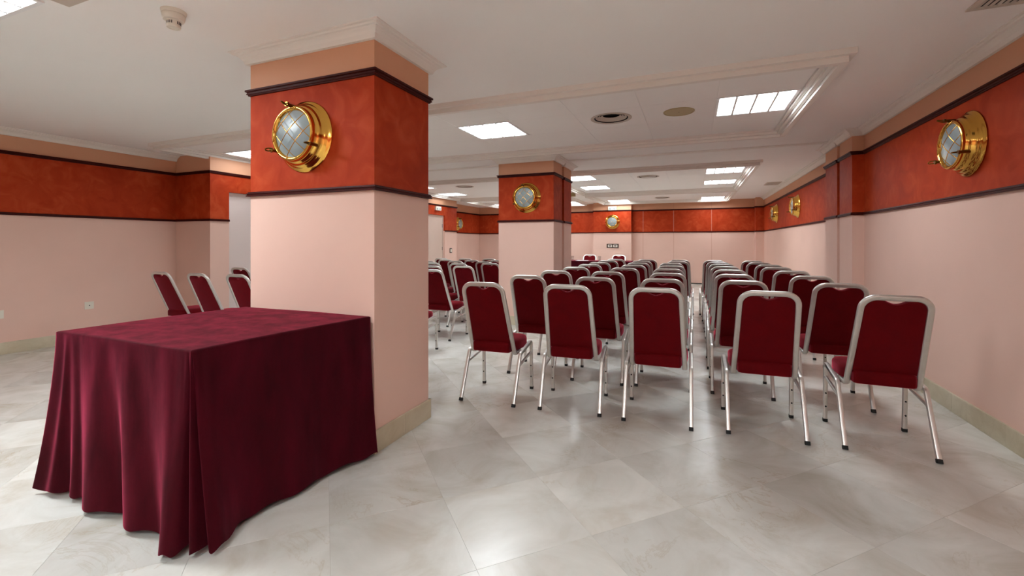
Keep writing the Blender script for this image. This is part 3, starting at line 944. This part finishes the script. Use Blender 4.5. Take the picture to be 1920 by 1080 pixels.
# ------------------------------------------------------------------ ceiling fittings
# smoke detector
sd = empty('smoke_detector', (-2.56, 1.515, ZC), 0, 'round off-white smoke detector with vent slots near the big pillar', 'smoke detector')
bm = bmesh.new(); add_lathe(bm, [(0, 0.002), (0.058, 0.002), (0.058, -0.004), (0.054, -0.019), (0.050, -0.019), (0.050, -0.0225), (0.0, -0.0225)], 40); finish('mounting_base', bm, M['plastic'], sd, smooth=True)
bm = bmesh.new(); add_lathe(bm, [(0, -0.0222), (0.052, -0.0222), (0.053, -0.026), (0.050, -0.040), (0.046, -0.050), (0.036, -0.053), (0.0, -0.053)], 40); finish('body', bm, M['plastic'], sd, smooth=True)
bm = bmesh.new(); add_lathe(bm, [(0, -0.052), (0.0325, -0.052), (0.0325, -0.084), (0.030, -0.089), (0.022, -0.090), (0.021, -0.087), (0.0, -0.087)], 40); finish('sensor_head', bm, M['plastic'], sd, smooth=True)
for k in range(24):
    if k % 6 > 3: continue
    a = 2 * math.pi * k / 24
    c_, s__ = math.cos(a), math.sin(a)
    bm = bmesh.new(); add_box(bm, (-0.0019, -0.0019, -0.074), (0.0019, 0.0019, -0.059))
    bmesh.ops.rotate(bm, verts=bm.verts, cent=(0, 0, 0), matrix=Matrix.Rotation(a, 3, 'Z'))
    bmesh.ops.translate(bm, verts=bm.verts, vec=(0.0315 * c_, 0.0315 * s__, 0))
    finish('vent_slot', bm, M['dark'], sd)

def diffuser(spot, lab):
    x, y, z0 = spot
    r = empty('air_diffuser', (x, y, z0), 0, lab, 'air vent', 'round ceiling air diffusers')
    bm = bmesh.new(); add_lathe(bm, [(0.164, 0.0), (0.198, 0.0), (0.198, -0.003), (0.194, -0.006), (0.178, -0.006), (0.165, -0.002), (0.164, 0.0)], 48)
    finish('outer_ring', bm, M['vent'], r, smooth=True)
    bm = bmesh.new(); add_lathe(bm, [(0.1635, 0.0), (0.1635, 0.070), (0, 0.070), (0, 0.066), (0.160, 0.066), (0.160, 0.0), (0.1635, 0.0)], 48); finish('dark_throat', bm, M['dark'], r)
    for rr, zl in ((0.152, 0.006), (0.128, 0.010), (0.104, 0.014)):
        bm = bmesh.new(); add_lathe(bm, [(rr, zl), (rr - 0.020, zl + 0.015), (rr - 0.022, zl + 0.015), (rr - 0.003, zl - 0.001), (rr, zl)], 44)
        bm.faces.ensure_lookup_table()
        for f_ in list(bm.faces)[:44]: f_.material_index = 1          # upper side of the cone coloured dark to stand in for shade
        finish('cone_ring', bm, [M['vent'], M['dark']], r, smooth=True)
    bm = bmesh.new(); add_lathe(bm, [(0, 0.034), (0.012, 0.034), (0.014, 0.038), (0.010, 0.066), (0, 0.066)], 24); finish('hub', bm, M['dark'], r, smooth=True)
for v_, lab in zip(VENTS, ('round ceiling air diffuser nearest, beside the tan disc', 'round ceiling air diffuser in the second tray on the right',
                           'round ceiling air diffuser in the last tray on the right', 'round ceiling air diffuser in the second tray left of the small pillar')):
    diffuser(v_, lab)
sp = empty('ceiling_disc', (-0.125, 4.44, ZC - 0.006), 0, 'yellowed tan round cover plate in the nearest ceiling tray', 'cover plate')
bm = bmesh.new(); add_lathe(bm, [(0, 0.004), (0.138, 0.004), (0.138, -0.004), (0.134, -0.007), (0.126, -0.007), (0.124, -0.004), (0.0, -0.006)], 48); finish('cover_plate', bm, M['tan'], sp, smooth=True)
bm = bmesh.new(); add_lathe(bm, [(0, -0.004), (0.004, -0.004), (0.004, -0.008), (0, -0.009)], 10); finish('screw', bm, M['brown'], sp)

def grille(x0, x1, y0, y1, lab):
    r = empty('ceiling_grille', ((x0 + x1) / 2, (y0 + y1) / 2, ZC), 0, lab, 'air vent')
    hx, hy = (x1 - x0) / 2, (y1 - y0) / 2
    bm = bmesh.new(); add_moulding(bm, [(-hx, -hy), (hx, -hy), (hx, hy), (-hx, hy)], [(0, 0.002), (0, -0.008), (0.022, -0.013), (0.026, -0.006), (0.026, 0.002)], True)
    finish('grille_frame', bm, M['vent'], r)
    box('dark_throat', (-hx + 0.02, -hy + 0.02, -0.002), (hx - 0.02, hy - 0.02, 0.002), M['dark'], r)
    n = 9
    for k in range(n):
        x = -hx + 0.03 + (2 * hx - 0.06) * k / (n - 1)
        bm = bmesh.new(); add_box(bm, (x - 0.0012, -hy + 0.024, -0.010), (x + 0.0012, hy - 0.024, -0.002))
        for v in bm.verts:
            if v.co.z < -0.005: v.co.x += 0.009
        finish('slat', bm, M['vent'], r)
grille(1.335, 1.615, 2.60, 3.095, 'rectangular ceiling air grille at the near right, cut by the picture edge')
grille(1.39, 1.66, 10.35, 10.83, 'rectangular ceiling air grille far along the right wall')
hp_ = empty('access_hatch', (-2.99, 1.27, ZC), 0, 'small square ceiling hatch by the near lamp, cut by the picture top', 'hatch')
box('hatch_panel', (0.0, -0.4, -0.012), (0.32, 0.0, 0.003), M['vent'], hp_, 0.002)
tbx = empty('ceiling_box', (-2.735, 10.7, ZC), 0, 'little tan box under the ceiling behind the small pillar', 'box')
box('casing', (-0.06, -0.05, -0.095), (0.05, 0.05, -0.012), M['tan'], tbx, 0.006)
box('bracket', (-0.02, -0.02, -0.014), (0.02, 0.02, 0.002), M['tan'], tbx)

# ------------------------------------------------------------------ wall fittings
def outlet(y, z, lab):
    r = empty('wall_socket', (XL, y, z), 0, lab, 'socket')
    box('face_plate', (-0.001, -0.044, -0.044), (0.009, 0.044, 0.044), M['plastic'], r, 0.003)
    box('insert', (0.008, -0.032, -0.030), (0.0115, 0.032, 0.030), M['plastic'], r, 0.001)
    bm = bmesh.new(); add_lathe(bm, [(0, 0), (0.006, 0), (0.006, 0.002), (0, 0.002)], 12, 'Y')
    bmesh.ops.rotate(bm, verts=bm.verts, cent=(0, 0, 0), matrix=Matrix.Rotation(math.pi / 2, 3, 'Z'))
    bmesh.ops.translate(bm, verts=bm.verts, vec=(0.0112, 0, 0)); finish('pin_hole', bm, M['dark'], r)
outlet(3.10, 0.432, 'off-white wall socket on the left wall above the table corner')
outlet(2.325, 0.432, 'off-white wall socket at the picture left edge')

def emergency(loc, rz, w, h, lab):
    r = empty('emergency_light', loc, rz, lab, 'emergency light')
    box('casing', (-w / 2, -0.05, -h / 2), (w / 2, 0.002, h / 2), M['plastic'], r, 0.006)
    for x in (-w * 0.24, w * 0.24):
        bm = bmesh.new(); add_lathe(bm, [(0, 0.049), (0.026, 0.049), (0.026, 0.054), (0.018, 0.058), (0, 0.058)], 20, 'Y', (x, 0, -h * 0.12)); finish('lens', bm, M['frosted'], r, smooth=True)
emergency((-2.285, 13.75, 2.245), 0, 0.25, 0.11, 'white twin-lens emergency light on the back wall above the porthole')
emergency((XD, 9.93, 2.085), math.pi / 2, 0.24, 0.10, 'white emergency light box above the distant doorway')

r = empty('socket_plate', (-2.28, 13.75, 1.102), 0, 'wide dark socket plate with two pale modules on the back wall', 'socket')
box('back_plate', (-0.18, -0.012, -0.062), (0.18, 0.002, 0.062), M['brown'], r, 0.003)
for x in (-0.08, 0.08):
    bm = bmesh.new(); add_box(bm, (x - 0.062, -0.017, -0.036), (x + 0.062, -0.010, 0.036)); md = finish('module', bm, M['plastic'], r, bevel=0.002)
    box('socket_well', (x - 0.034, -0.019, -0.016), (x + 0.034, -0.0165, 0.016), M['brown'], md)
r = empty('light_switch', (XD, 10.62, 0.985), math.pi / 2, 'dark framed white light switch beside the distant doorway', 'switch')
box('switch_frame', (-0.055, -0.010, -0.065), (0.055, 0.002, 0.065), M['brown'], r, 0.002)
box('rocker', (-0.033, -0.016, -0.042), (0.033, -0.009, 0.042), M['plastic'], r, 0.002)
